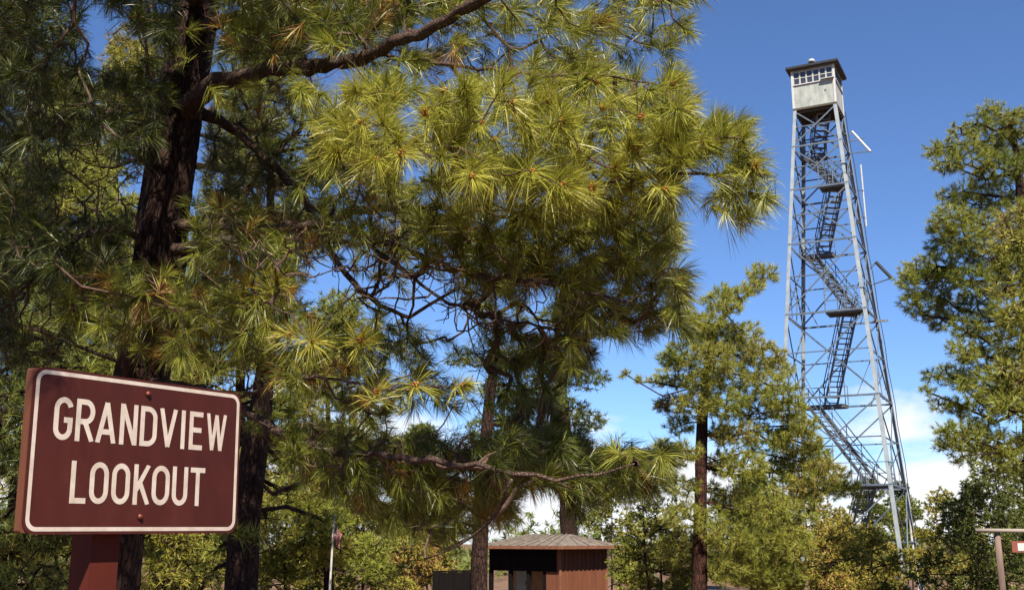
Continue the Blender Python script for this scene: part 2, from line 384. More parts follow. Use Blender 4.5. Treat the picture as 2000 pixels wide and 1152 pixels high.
def plate(name,outline,d0,d1,mats,parent):
    n=len(outline); V=[sp(s,t,d0) for s,t in outline]+[sp(s,t,d1) for s,t in outline]
    V+= [sp(W_/2,H_/2,d0),sp(W_/2,H_/2,d1)]
    q=[(i,(i+1)%n,n+(i+1)%n,n+i) for i in range(n)]
    t=[(2*n,(i+1)%n,i) for i in range(n)]+[(2*n+1,n+i,n+(i+1)%n) for i in range(n)]
    return mesh_np(name,V,quads=q,tris=t,mats=mats,parent=parent)
panel=plate('sign_panel',rrect(0,0,W_,H_,.035),0,.003,[M['sign']],sign)
# backing board, a little longer to the left
bk=rrect(-.004,.004,W_-.01,H_-.006,.008)
plate('backing_board',bk,-.026,-.0005,[M['boardedge']],sign)
# border ring
o1=rrect(.008,.008,W_-.008,H_-.008,.032); o2=rrect(.0195,.0195,W_-.0195,H_-.0195,.022); n=len(o1)
V=[sp(s,t,.0036) for s,t in o1]+[sp(s,t,.0036) for s,t in o2]
bd=mesh_np('border',V,quads=[(i,(i+1)%n,n+(i+1)%n,n+i) for i in range(n)],mats=[M['cream']],parent=panel)
# letters from constant-width strokes
SW=15.5
def arc(cx,cy,rx,ry,a0,a1,n=14): return [(cx+rx*math.cos(R(a0+(a1-a0)*i/n)),cy+ry*math.sin(R(a0+(a1-a0)*i/n))) for i in range(n+1)]
def glyph(ch,w,h=120):
    k=SW/2; l,r,b,t=k,w-k,k,h-k; rx=(r-l)/2; cx=(l+r)/2; ry=rx*1.15; S=[]
    if ch=='G': S=[arc(cx,t-ry,rx,ry,15,180)+arc(cx,b+ry,rx,ry,180,360),[(r,b+ry),(r,h*.47),(cx+2,h*.47)]]
    if ch=='O': S=[arc(cx,t-ry,rx,ry,0,180)+arc(cx,b+ry,rx,ry,180,360)+[(r,t-ry)]]
    if ch=='U': S=[[(l,h),(l,b+ry)]+arc(cx,b+ry,rx,ry,180,360)+[(r,h)]]
    if ch=='R':
        mr=(t-h*.47)/2; S=[[(l,0),(l,h)],[(l,t),(r-mr*.8,t)]+arc(r-mr*.8,t-mr,mr*.8,mr,90,-90)+[(l,h*.47)],[(cx-1,h*.47),(r+1,0)]]
    if ch=='D': S=[[(l,0),(l,h)],[(l,t),(cx-4,t)]+arc(cx-4,t-ry,r-cx+4,ry,90,0)+arc(cx-4,b+ry,r-cx+4,ry,0,-90)+[(l,b)]]
    if ch=='A': S=[[(k*.9,0),(cx,h-3)],[(cx,h-3),(w-k*.9,0)],[(l+9,h*.27),(r-9,h*.27)]]
    if ch=='N': S=[[(l,0),(l,h)],[(l+1,h-3),(r-1,3)],[(r,0),(r,h)]]
    if ch=='V': S=[[(k*.9,h),(cx,3)],[(cx,3),(w-k*.9,h)]]
    if ch=='I': S=[[(cx,0),(cx,h)]]
    if ch=='E': S=[[(l,0),(l,h)],[(l,t),(w,t)],[(l,h*.52),(w-5,h*.52)],[(l,b),(w,b)]]
    if ch=='W': S=[[(k*.7,h),(w*.29,3)],[(w*.29,3),(cx,h-4)],[(cx,h-4),(w*.71,3)],[(w*.71,3),(w-k*.7,h)]]
    if ch=='L': S=[[(l,0),(l,h)],[(l,b),(w,b)]]
    if ch=='K': S=[[(l,0),(l,h)],[(l+2,h*.36),(r,h)],[(l+15,h*.55),(r+1,0)]]
    if ch=='T': S=[[(cx,0),(cx,h)],[(0,t),(w,t)]]
    return S
def lettering(txt,y0,h,parent,name):
    mb=MB(); cnt=0
    for ch,x0,wd in txt:
        for s in glyph(ch,wd,h):
            P=np.array([p for i,p in enumerate(s) if i==0 or math.dist(p,s[i-1])>.3],float); n=len(P); sw=SW*(.86 if ch=='W' else 1)/2
            T=np.zeros_like(P); T[1:-1]=P[2:]-P[:-2]; T[0]=P[1]-P[0]; T[-1]=P[-1]-P[-2]
            for i in range(1,n-1):
                d1=P[i]-P[i-1]; d2=P[i+1]-P[i]; T[i]=d1/np.linalg.norm(d1)+d2/np.linalg.norm(d2)
            T=T/np.linalg.norm(T,axis=1,keepdims=True); Nn=np.stack([-T[:,1],T[:,0]],1)
            sc=np.ones(n)
            for i in range(1,n-1):
                d1=P[i]-P[i-1]; d1/=np.linalg.norm(d1); sc[i]=1/max(.5,abs(d1@T[i]))
            A=P+Nn*sw*sc[:,None]; B=P-Nn*sw*sc[:,None]; A[:,1]=np.clip(A[:,1],0,h); B[:,1]=np.clip(B[:,1],0,h)
            dd=.0036+.00006*cnt; cnt=(cnt+1)%7
            V=[sp((x0+q[0])/1000,(y0+q[1])/1000,dd) for q in A]+[sp((x0+q[0])/1000,(y0+q[1])/1000,dd) for q in B]
            mb.add(V,q=[(i,i+1,n+i+1,n+i) for i in range(n-1)])
    return mb.build(name,M['cream'],parent)
lettering([('G',70,60),('R',140,62),('A',208,68),('N',289,62),('D',361,62),('V',432,67),('I',514,19),('E',548,54),('W',618,82)],257,120,panel,'top_line_lettering')
lettering([('L',137,52),('O',199,63),('O',273,63),('K',349,60),('O',416,66),('U',492,60),('T',562,58)],84,118,panel,'bottom_line_lettering')
for s,t in((.383,.414),(.379,.049)):
    mb=MB(); mb.tube([sp(s,t,.003),sp(s,t,.006),sp(s,t,.011),sp(s,t,.0125)],[.0095,.0095,.006,.001],k=10); mb.build('bolt',M['bolt'],sign,smooth=True)
# post: behind the board, drawn to the ground
mb=MB(); pc=sp(.30,0,-.086)
mb.box([pc[0],pc[1],(gb-.3+1.98)/2],SR*.048*np.array([1,1,0]),SB*.045*np.array([1,1,0]),[0,0,(1.98-gb+.3)/2])
mb.build('post',M['post'],sign)

# ------------------------------------------------------------------ tower
TH=.46716; TC=np.array([54.2846*math.sin(.2948),54.2846*math.cos(.2948)]); TB=-1.4
TU=np.array([math.cos(TH),-math.sin(TH)]); TV=np.array([math.sin(TH),math.cos(TH)])
def hh(z): return 1.065+(24.39-z)*.0769
def tp(u,v,z): 
    c=TC+TU*u+TV*v; return np.array([c[0],c[1],TB+z])
def tf(u,v,z): k=hh(z); return tp(u*k,v*k,z)
tower=empty('fire_lookout_tower',(TC[0],TC[1],TB),'tall galvanised steel lattice fire lookout tower with a small white cab on top','tower')
CN=[(-1,-1),(1,-1),(1,1),(-1,1)]
def langle(mb,a,b,w,th,ou,ov):
    """steel angle: two flanges"""
    a=np.asarray(a);b=np.asarray(b);ou=np.asarray(ou,float);ov=np.asarray(ov,float)
    for o,p in((ou,ov),(ov,ou)):
        sh=-o*w/2
        d=(b-a)/2; mb.box((a+b)/2+sh,d,o*w/2,p*th/2)
U3=np.array([*TU,0]);V3=np.array([*TV,0])
levels=[0,5.4,9.5,13.6,17.15,20.0,22.3,24.35]
for su,sv_ in CN:
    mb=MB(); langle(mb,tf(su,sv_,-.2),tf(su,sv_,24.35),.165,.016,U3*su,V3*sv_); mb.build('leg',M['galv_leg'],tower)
for su,sv_ in CN:
    mb=MB(); mb.box(tf(su,sv_,.12),U3*.3,V3*.3,[0,0,.25]); mb.build('footing',noisy('concrete',(.3,.3,.28),(.45,.44,.4),scale=5,rough=.9) if 'conc' not in M else M['conc'],tower)
for fi in range(4):
    c0=CN[fi];c1=CN[(fi+1)%4]
    out=np.array([(c0[0]+c1[0])/2,(c0[1]+c1[1])/2]); o3=U3*out[0]+V3*out[1]
    for li in range(len(levels)):
        z=levels[li]
        if 0<li<len(levels):
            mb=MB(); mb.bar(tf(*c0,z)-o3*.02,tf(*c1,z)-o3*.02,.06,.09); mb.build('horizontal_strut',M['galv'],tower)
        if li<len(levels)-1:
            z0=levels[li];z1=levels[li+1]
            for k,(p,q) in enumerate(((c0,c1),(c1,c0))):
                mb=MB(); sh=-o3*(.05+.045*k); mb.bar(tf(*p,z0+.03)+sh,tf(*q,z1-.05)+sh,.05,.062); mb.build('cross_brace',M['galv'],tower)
            # width where the X crosses
            w0,w1=hh(z0),hh(z1); zm=z0+(z1-z0)*w0/(w0+w1)
            mb=MB(); mb.bar(tf(*c0,zm)-o3*.12,tf(*c1,zm)-o3*.12,.05,.055); mb.build('horizontal_strut',M['galv'],tower)
# secondary braces in the two tall lower panels
for fi in range(4):
    c0=CN[fi];c1=CN[(fi+1)%4]; out=np.array([(c0[0]+c1[0])/2,(c0[1]+c1[1])/2]); o3=U3*out[0]+V3*out[1]
    for li in (1,2,3):
        z0,z1=levels[li],levels[li+1]; zm=(z0+z1)/2-.1
        mb=MB(); mb.bar(tf(*out,z0)-o3*.14,tf(*out,zm)-o3*.14,.035,.04,up=(1,0,0)); mb.build('vertical_strut',M['galv'],tower)
        for c in(c0,c1):
            mb=MB(); mb.bar(tf(*c,zm)-o3*.16,(tf(*c,z0)*.55+tf(*(out),z0)*.45)-o3*.16,.035,.04); mb.build('knee_brace',M['galv'],tower)
# stairs between landings
Lb=(-.65,.55); Ld=(-.27,.6); Rb=(.62,-.42); Rd=(.52,-.45)
def stair(z0,p0,z1,p1,wd=.66,rail=True):
    k0,k1=hh(z0),hh(z1)
    a=tp(p0[0]*k0,p0[1]*k0,z0); b=tp(p1[0]*k1,p1[1]*k1,z1)
    d=b-a; hd=nrm(np.array([d[0],d[1],0.])); sd=np.array([-hd[1],hd[0],0])
    mb=MB()
    n=max(5,int((z1-z0)/.235))
    for i in range(n):
        c=a+d*(i+.5)/n; mb.box(c,hd*.105,sd*(wd/2-.02),[0,0,.014],m=0)
    fl=None
    for s in(-1,1): mb.bar(a+sd*s*wd/2,b+sd*s*wd/2,.035,.17)
    fl=mb.build('stair_flight',M['galv_tread'],tower)
    for s in(-1,1):
        m2=MB(); o=sd*s*(wd/2+.03)
        m2.bar(a+o+[0,0,.9],b+o+[0,0,.9],.038); m2.bar(a+o+[0,0,.48],b+o+[0,0,.48],.03)
        for t in(.04,.28,.52,.76,.97): p=a+d*t+o; m2.bar(p,p+[0,0,.9],.035,up=(1,0,0))
        m2.build('handrail',M['galv'],fl)
def landing(z,u0,u1,v0,v1,rails):
    k=hh(z); mb=MB(); c=tp((u0+u1)/2*k,(v0+v1)/2*k,z); mb.box(c,U3*(u1-u0)/2*k,V3*(v1-v0)/2*k,[0,0,.03])
    for t in np.linspace(.05,.95,4):
        v=(v0+(v1-v0)*t)*k; mb.bar(tp(u0*k,v,z-.085),tp(u1*k,v,z-.085),.05,.1)
    ld=mb.build('landing',M['galv_tread'],tower)
    for (ua,va,ub,vb) in rails:
        m2=MB(); a=tp(ua*k,va*k,z);b=tp(ub*k,vb*k,z)
        for hgt in(.5,1.0): m2.bar(a+[0,0,hgt],b+[0,0,hgt],.035)
        for t in(0,.5,1): p=a+(b-a)*t; m2.bar(p+[0,0,.03],p+[0,0,1.0],.035,up=(1,0,0))
        m2.build('railing',M['galv'],ld)
stair(.1,Ld,5.4,Rd); stair(5.4,Rb,9.5,Lb); stair(9.5,Ld,13.6,Rd); stair(13.6,Rb,17.15,Lb)
stair(17.15,Ld,20.0,Rd); stair(20.0,Rb,22.3,Lb); stair(22.3,Ld,24.3,(.3,-.3))
for z in(5.4,13.6,20.0): landing(z+.02,.0,.97,-.97,-.42,[(.0,-.97,.97,-.97),(.97,-.97,.97,-.42)])
for z in(9.5,17.15,22.3): landing(z+.02,-.97,.05,.55,.97,[(-.97,.97,.05,.97),(-.97,.55,-.97,.97)])
# stub beams, conduit, antennas
for z in(13.6,):
    mb=MB(); mb.bar(tp(hh(z)*.9,hh(z)*.55,z-.1),tp(hh(z)+.55,hh(z)*.62,z-.1),.08,.1); mb.build('beam_stub',M['galv_tread'],tower)
mb=MB(); mb.tube([tp(hh(5.4)+.02,hh(5.4)+.1,5.5),tp(hh(5.4)+.02,hh(5.4)+.12,3),tp(hh(3)-.05,hh(3)+.1,1),tp(hh(3)-.03,hh(3)+.1,0)],.06,k=8); mb.build('conduit',M['whitepaint'],tower)
def antenna(a,b,r,br,mm):
    mb=MB(); mb.tube([a,a*.5+b*.5,b],r,k=8); 
    o=mb.build('antenna',M[mm],tower)
    for p,q in br:
        m2=MB(); m2.bar(p,q,.05); m2.build('bracket',M['galv'],o)
TY=TC[1]
lk=lambda z,v=1: tf(1,v,z)
a=at(1664,257,52.5);b=at(1700,296,52.0); antenna(a,b,.06,[(lk(23.3),a),(lk(22.4),b),(lk(23.0),at(1688,269,52.2))],'whitepaint')
a=at(1681,322,53.5);b=at(1692,442,53.5); antenna(a,b,.042,[(lk(20.4),at(1686,372,53.5)),(lk(19.0),at(1690,425,53.5))],'whitepaint')
a=at(1711,512,52.5);b=at(1741,543,52.0); antenna(a,b,.085,[(lk(16.3),a),(lk(15.5),b)],'roofdark')
mb=MB(); mb.tube([tf(1,1,z)+U3*.09*(1+.3*math.sin(z*2.1)) for z in np.linspace(1,24.6,26)],.02,k=5); mb.build('cable',M['roofdark'],tower)
# cab
FZ=24.39; CW=1.065; ST=1.22; WT=2.03
mb=MB(); mb.box(tp(0,0,FZ-.06),U3*(CW+.02),V3*(CW+.02),[0,0,.05])
for t in np.linspace(-.9,.9,6): mb.bar(tp(-CW,t,FZ-.18),tp(CW,t,FZ-.18),.06,.12)
mb.build('cab_floor',M['soffit'],tower)
wm=MB()
for fi in range(4):
    c0=CN[fi];c1=CN[(fi+1)%4]; out=np.array([(c0[0]+c1[0])/2,(c0[1]+c1[1])/2]); o3=U3*out[0]+V3*out[1]; al=nrm(np.array([*(TU*(c1[0]-c0[0])+TV*(c1[1]-c0[1])),0]))
    mid=tp(out[0]*(CW-.03),out[1]*(CW-.03),0)
    wm.box(mid+[0,0,FZ+ST/2],al*(CW-.055),o3*.03,[0,0,ST/2])
    wm.box(mid+[0,0,FZ+WT-.03],al*(CW-.055),o3*.031,[0,0,.035])
wal=wm.build('cab_wall',M['cabpaint'],tower)
for su,sv_ in CN:
    mb=MB(); mb.box(tp(su*(CW-.03),sv_*(CW-.03),FZ+WT/2),U3*.055,V3*.055,[0,0,WT/2+.0]); mb.build('corner_post',M['whitepaint'],wal)
for fi in range(4):
    c0=CN[fi];c1=CN[(fi+1)%4]; out=np.array([(c0[0]+c1[0])/2,(c0[1]+c1[1])/2]); o3=U3*out[0]+V3*out[1]; al=nrm(np.array([*(TU*(c1[0]-c0[0])+TV*(c1[1]-c0[1])),0]))
    mid=tp(out[0]*(CW-.03),out[1]*(CW-.03),0)
    mb=MB(); mb.box(mid+[0,0,FZ+ST+.02]+o3*.03,al*(CW-.06),o3*.06,[0,0,.02]); mb.build('sill',M['whitepaint'],wal)
    nw=6; ww=(2*CW-.17)/nw
    for k in range(nw):
        cx=-CW+.085+ww*(k+.5); z0=ST+.042; z1=WT-.07; cz=FZ+(z0+z1)/2
        mb=MB(); c=mid+al*cx+np.array([0,0,cz]); hz=(z1-z0)/2
        for s in(-1,1): mb.box(c+al*s*(ww/2-.02),al*.014,o3*.025,[0,0,hz])
        for zz in(-hz+.02,0,hz-.02): mb.box(c+[0,0,zz],al*(ww/2-.04),o3*.02,[0,0,.016])
        wd=mb.build('window',M['whitepaint'] if fi!=1 else M['galv'],tower)
        mb=MB(); mb.box(c-o3*.012,al*(ww/2-.03),o3*.004,[0,0,hz-.01]); mb.build('pane',M['glass'],wd)
# slanted white ledge below the right-hand windows
mb=MB(); mb.box(tp(.72,-CW-.09,FZ+ST+.10),U3*.33,V3*.10+np.array([0,0,.03]),[0,0,.018]); mb.build('shutter_ledge',M['whitepaint'],tower)
mb=MB(); mb.box(tp(.58,-CW-.006,FZ+.72),U3*.05,V3*.008,[0,0,.05]); mb.build('wall_vent',M['galv_tread'],tower)
# hip roof
RO=CW+.24; rb=[tp(a*RO,b*RO,FZ+WT+.06) for a,b in CN]; rt_=[p+np.array([0,0,.12]) for p in rb]; apex=tp(0,0,FZ+WT+.48)
mb=MB(); mb.add(rb+rt_+[apex],q=[(0,3,2,1)]+[(i,(i+1)%4,4+(i+1)%4,4+i) for i in range(4)],t=[(4+i,4+(i+1)%4,8) for i in range(4)]); roof=mb.build('roof',M['roofdark'],tower)
mb=MB(); mb.box(tp(0,0,FZ+WT+.03),U3*(RO-.05),V3*(RO-.05),[0,0,.026]); mb.build('soffit',M['soffit'],roof)
va=tp(-.1,-.55,FZ+WT+.28); mb=MB(); mb.tube([va,va+[0,0,.1],va+[0,0,.26]],[.12,.1,.09],k=10); mb.tube([va+[0,0,.27],va+[0,0,.33],va+[0,0,.41],va+[0,0,.44]],[.17,.19,.13,.02],k=12,m=1); mb.build('roof_vent',[M['roofdark'],M['whitepaint']],roof)

# ------------------------------------------------------------------ restroom building
BC=at(1092,1069,36.0)  # near corner at the eave
ba=R(28); BR=np.array([math.cos(ba)*.62+.0,.78,0]); BR=nrm(np.array([.62,.72,0])); BL=nrm(np.array([-.86,.36,0]))
BL=nrm(np.array([-BR[1],BR[0],0]))
gb0=float(gz(BC[0],36)); EZ=BC[2]-.04; wl=3.05; wr=2.6
bld=empty('restroom_building',(BC[0],BC[1],gb0),'small brown restroom building with a pale roof and a dark open porch','building')
def bp(l,r,z): return np.array([BC[0],BC[1],0])+BL*l+BR*r+np.array([0,0,z])
def wallbox(mb,l0,l1,r0,r1,z0,z1,m=0):
    mb.box(bp((l0+l1)/2,(r0+r1)/2,(z0+z1)/2),BL*(l1-l0)/2,BR*(r1-r0)/2,[0,0,(z1-z0)/2],m)
mb=MB(); g0=gb0-.3
wallbox(mb,0,.1,0,wr,g0,EZ)                     # right side wall
for k in range(11): wallbox(mb,-.025,-.001,wr*(k+.15)/11,wr*(k+.15)/11+.05,g0,EZ-.02)
wallbox(mb,.1,wl,wr-.1,wr,g0,EZ); wallbox(mb,wl-.1,wl,1.25,wr-.101,g0,EZ)
mb.build('side_wall',M['siding'],bld)
mb=MB(); wallbox(mb,.1,wl-.102,1.15,1.249,g0,EZ); mb.build('recessed_wall',M['tan'],bld)
mb=MB(); wallbox(mb,2.2,2.75,1.10,1.148,g0,EZ-.35); d_=mb.build('door',M['greydoor'],bld)
mb=MB(); wallbox(mb,2.28,2.33,1.05,1.099,gb0+1.0,gb0+1.12); mb.build('handle',M['galv'],d_)
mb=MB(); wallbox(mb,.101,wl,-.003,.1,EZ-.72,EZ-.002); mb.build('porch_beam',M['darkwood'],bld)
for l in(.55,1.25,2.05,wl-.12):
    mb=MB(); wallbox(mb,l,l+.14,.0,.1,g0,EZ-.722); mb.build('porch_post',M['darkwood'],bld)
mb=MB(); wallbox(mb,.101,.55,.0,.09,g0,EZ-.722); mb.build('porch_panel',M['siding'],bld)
ov=.45
rc=[bp(-ov,-ov,EZ),bp(wl+ov*.3,-ov,EZ),bp(wl+ov*.3,wr+ov,EZ),bp(-ov,wr+ov,EZ)]
rt2=[p+np.array([0,0,.10]) for p in rc]; ri=[bp(wl*.5-.95,wr/2,EZ+.46),bp(wl*.5+.95,wr/2,EZ+.46)]
mb=MB(); mb.add(rc+rt2,q=[(0,3,2,1)]+[(i,(i+1)%4,4+(i+1)%4,4+i) for i in range(4)],m=1)
ins=[p+np.array([0,0,.004]) for p in rt2]
mb.add(ins+ri,q=[(0,1,5,4),(2,3,4,5)],t=[(1,2,5),(3,0,4)],m=0)
# standing battens on the roof slopes
for t in np.linspace(0.06,.94,9):
    a=ins[0]*(1-t)+ins[1]*t; b=ri[0]*(1-t)+ri[1]*t; mb.bar(a,b,.06,.07,m=0)
for t in np.linspace(0.1,.9,6):
    a=ins[0]*(1-t)+ins[3]*t; mb.bar(a,a+(ri[0]-a)*.97,.05,.06,m=0)
mb.build('roof',[M['shingle'],M['fascia']],bld)

for r0 in(-.02,wr-.07):
    mb=MB(); wallbox(mb,-.035,-.0005,r0,r0+.09,g0,EZ-.01); mb.build('corner_trim',M['fascia'],bld)
# dark plank screen left of the building
a=at(848,1117,34); b=at(930,1117,35)
z1=a[2]; z0=float(gz(a[0],34))-.2
scr=empty('plank_screen',(a[0],a[1],z0+.2),'dark stained plank screen left of the restroom building','fence')
mb=MB(); d=b-a; 
for k in range(9):
    t0=k/9;t1=(k+.96)/9; c=a+d*(t0+t1)/2; hd=nrm(d*np.array([1,1,0])); nn=np.array([-hd[1],hd[0],0])
    mb.box([c[0],c[1],(z0+z1)/2],hd*np.linalg.norm(d)*(t1-t0)/2,nn*.02,[0,0,(z1-z0)/2-(k%3)*.008])
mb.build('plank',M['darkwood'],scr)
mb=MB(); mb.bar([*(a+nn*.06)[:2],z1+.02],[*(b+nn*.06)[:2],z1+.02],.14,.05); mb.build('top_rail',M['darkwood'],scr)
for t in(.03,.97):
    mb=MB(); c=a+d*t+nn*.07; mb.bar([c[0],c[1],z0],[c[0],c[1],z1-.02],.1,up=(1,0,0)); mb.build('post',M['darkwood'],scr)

# flagpole
FY=24; t_=at(652,1014,FY); bz=float(gz(t_[0],FY))
fp=empty('flagpole',(t_[0]-.03,FY,bz),'thin white flagpole with a limp red and white flag among the trees','flagpole')
mb=MB(); mb.tube([[t_[0]-.03,FY,bz-.1],[t_[0]-.03,FY,(bz+t_[2])/2],t_],[.028,.025,.02],k=8); mb.build('pole',M['whitepaint'],fp)
mb=MB(); mb.tube([t_,t_+[0,0,.04],t_+[0,0,.09],t_+[0,0,.12]],[.02,.04,.03,.01],k=8); mb.build('finial',M['galv'],fp)
m,nt2,b_=mat('flag_cloth'); L2=nt2.links
uv=N(nt2,'ShaderNodeAttribute',attribute_name='tint'); rr_=ramp(nt2,[(0,(.36,.05,.05)),(.5,(.5,.44,.42)),(.9,(.02,.03,.08))]); rr_.color_ramp.interpolation='CONSTANT'; L2.new(uv.outputs['Fac'],rr_.inputs[0]); L2.new(rr_.outputs[0],b_.inputs['Base Color']); M['flag']=m
Vf=[];Tf=[];q=[]; nu,nv=14,27
for i in range(nv):
    for j in range(nu):
        u=j/(nu-1);v=i/(nv-1)
        x=.02+u*.17*(1-.3*v)+.015*math.sin(v*5+u*9); y=.05*math.sin(u*17+v*1.5)*(.4+u)
        Vf.append(t_+np.array([x+.0,y,-.06-v*.35-u*.28*(1-.2*v)])); st=int(v*12.99)
        Tf.append(1.0 if (u<.45 and v<.52) else (0.1 if st%2==0 else .6))
for i in range(nv-1):
    for j in range(nu-1): a0=i*nu+j; q.append((a0,a0+1,a0+nu+1,a0+nu))
mesh_np('flag',Vf,quads=q,mats=[M['flag']],parent=fp,tint=Tf,smooth=True)

# post and rail with hanging red sign, far right
p=at(1947,1040,25); bz=float(gz(p[0],25))
fr=empty('trail_sign_frame',(p[0],25,bz),'weathered wooden post carrying a pale crossbeam at the lower right','sign frame')
mb=MB(); mb.tube([[p[0]+.02,25,bz-.2],[p[0]+.0,25,bz+1.2],[p[0],25,p[2]-.02]],[.085,.075,.07],k=9,noise=.04); mb.build('post',M['oldwood'],fr,smooth=True)
p2=at(2110,1042,25); mb=MB(); mb.tube([[p2[0],25.1,float(gz(p2[0],25))-.2],[p2[0],25.1,1.0],[p2[0],25.1,p2[2]-.02]],[.085,.08,.07],k=9,noise=.04); mb.build('post',M['oldwood'],fr,smooth=True)
a=at(1905,1035,24.9);b=at(2125,1038,24.9); mb=MB(); mb.tube(np.linspace(a,b,6),.045,k=9,noise=.05); mb.build('crossbeam',M['palewood'],fr,smooth=True)
a=at(1975,1056,24.95); b=at(2060,1078,24.95); sg=empty('hanging_sign',((a[0]+b[0])/2,24.95,b[2]),'small red-brown sign with a white patch hanging under the pale crossbeam','sign')
c=(a+b)/2; hx=(b[0]-a[0])/2; hz=(a[2]-b[2])/2
mb=MB(); mb.box(c,[hx,0,0],[0,.012,0],[0,0,hz]); mb.build('board',M['redsign'],sg)
e=at(1987,1060,24.93); f=at(2004,1075,24.93); mb=MB(); mb.box([(e[0]+f[0])/2,24.932,(e[2]+f[2])/2],[(f[0]-e[0])/2,0,0],[0,.004,0],[0,0,(e[2]-f[2])/2]); mb.build('white_patch',M['whitepaint'],sg)
for s in(.15,.85):
    mb=MB(); x=a[0]+(b[0]-a[0])*s; mb.bar([x,24.95,a[2]],[x,24.93,p[2]-.0],.012,up=(1,0,0)); mb.build('hanger',M['galv'],sg)

# ------------------------------------------------------------------ foreground pine
def PL(l): return [tuple(at(x,y,Y))+(r,) for x,y,Y,r in l]
mt=PL([(196,1290,7.5,.215),(210,1150,7.5,.20),(232,950,7.5,.19),(258,820,7.5,.188),(282,700,7.5,.186),(308,550,7.5,.184),(322,400,7.5,.182),(352,200,7.5,.172),(384,0,7.5,.165)])
e=np.array(mt[-1][:3]); d=nrm(np.array(mt[-1][:3])-np.array(mt[-3][:3]))
for k,(s,r) in enumerate(((1.5,.15),(3,.12),(4.8,.08),(6.4,.03))): mt.append(tuple(e+d*s)+(r,))
g0=float(gz(mt[0][0],7.5)); mt=[(mt[0][0]-.03,7.5,g0-.1,.25)]+mt
fg=empty('ponderosa_pine',(mt[0][0],7.5,g0),'large foreground pine with dark furrowed trunk and long bright needles above the sign','tree')
P,r=resample(mt,.035); mb=MB(); k=44
# furrowed bark relief
T=nrm(np.gradient(P,axis=0)); V=[]; X0=np.array([1.,0,0])
ang=np.arange(k)*2*math.pi/k; ph=rng.uniform(0,6.28,12)
for i in range(len(P)):
    X=nrm(X0-T[i]*(X0@T[i])); Yv=np.cross(T[i],X); s=i*.035
    f=sum(np.sin(ang*m_+ph[j]+1.1*np.sin(s*(1.3+.37*j)+ph[j]))*a_ for j,(m_,a_) in enumerate(((2,.02),(5,.02),(9,.022),(14,.02),(17,.016))))
    rr=r[i]*(1+f+rng.normal(0,.012,k)); V.append(P[i]+(np.cos(ang)*rr)[:,None]*X+(np.sin(ang)*rr)[:,None]*Yv)
V=np.concatenate(V); n=len(P); ii,jj=np.meshgrid(np.arange(n-1),np.arange(k),indexing='ij'); ii=ii.ravel();jj=jj.ravel()
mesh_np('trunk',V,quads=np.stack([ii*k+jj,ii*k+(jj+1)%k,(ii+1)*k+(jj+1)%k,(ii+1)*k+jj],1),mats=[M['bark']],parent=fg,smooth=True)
trunkP=P
LIMBS=[
 [(362,215,7.4,.10),(420,165,7.0,.066),(520,140,6.5,.05),(640,125,6.0,.046),(720,108,5.6,.040),(800,72,5.2,.034),(900,22,4.9,.030),(980,-20,4.7,.025),(1150,-60,4.6,.016)],
 [(345,440,7.4,.07),(450,445,7.0,.05),(560,440,6.7,.042),(640,432,6.5,.038),(700,412,6.2,.034),(790,408,6.0,.028),(890,410,5.7,.022),(1000,425,5.5,.014)],
 [(385,215,7.6,.075),(450,250,7.6,.06),(520,310,7.6,.052),(590,385,7.5,.045),(650,500,7.4,.036),(720,580,7.3,.03),(800,620,7.2,.02)],
 [(340,490,7.3,.07),(450,470,6.9,.055),(600,440,6.5,.045),(700,455,6.3,.036),(800,490,6.0,.03),(900,530,5.6,.026),(1000,545,5.3,.022),(1100,560,5.1,.017),(1230,590,4.9,.01)],
 [(290,745,7.4,.05),(400,765,7.0,.046),(480,800,6.6,.046),(560,850,6.2,.038),(660,882,5.9,.033),(800,893,5.5,.028),(900,908,5.2,.024),(1000,920,5.0,.018),(1130,930,4.9,.012),(1240,905,4.8,.005)],
 [(330,260,7.4,.05),(230,225,7.3,.04),(140,195,7.2,.03),(60,125,7.0,.022),(-40,100,6.8,.015)],
 [(285,470,7.4,.05),(225,450,7.2,.036),(160,465,7.0,.028),(90,520,6.9,.02),(0,610,6.8,.014)],
 [(270,600,7.4,.045),(200,590,7.6,.035),(110,560,7.8,.028),(40,500,8.0,.02),(-60,470,8.2,.013)],
 [(385,60,7.3,.075),(470,30,6.9,.06),(560,0,6.5,.045),(700,-40,6.1,.03),(900,-110,5.6,.015)],
 [(1000,430,5.5,.018),(1080,395,5.1,.017),(1180,360,4.8,.015),(1290,345,4.6,.012),(1390,335,4.45,.01),(1470,325,4.35,.007)],
 [(720,108,5.6,.022),(850,120,5.3,.017),(960,140,5.0,.014),(1080,150,4.8,.011),(1200,150,4.6,.008),(1300,170,4.5,.005)],
 [(700,455,6.3,.022),(790,530,6.2,.018),(880,590,6.0,.015),(980,620,5.9,.013),(1080,640,5.7,.01),(1200,660,5.6,.006)],
 [(640,432,6.5,.02),(690,340,5.8,.016),(730,290,5.2,.013),(810,280,4.7,.010),(900,290,4.5,.007)],
 [(470,775,6.6,.022),(560,740,6.0,.016),(650,740,5.4,.012),(760,760,4.9,.009),(880,755,4.6,.006)],
 [(300,620,7.3,.03),(370,600,6.6,.02),(450,590,5.9,.014),(540,600,5.4,.010),(620,670,5.0,.006)],
 [(384,10,7.4,.07),(330,-60,6.6,.05),(240,-140,5.8,.035),(120,-220,5.2,.02)],
 [(384,10,7.4,.07),(420,-100,6.3,.05),(450,-230,5.4,.035),(480,-330,4.6,.02)],
 [(1000,935,5.0,.014),(960,1010,5.2,.011),(900,1060,5.4,.008),(830,1090,5.5,.005)],
]
nodes=[trunkP[(trunkP[:,2]>2.2)]]; limb=MB()
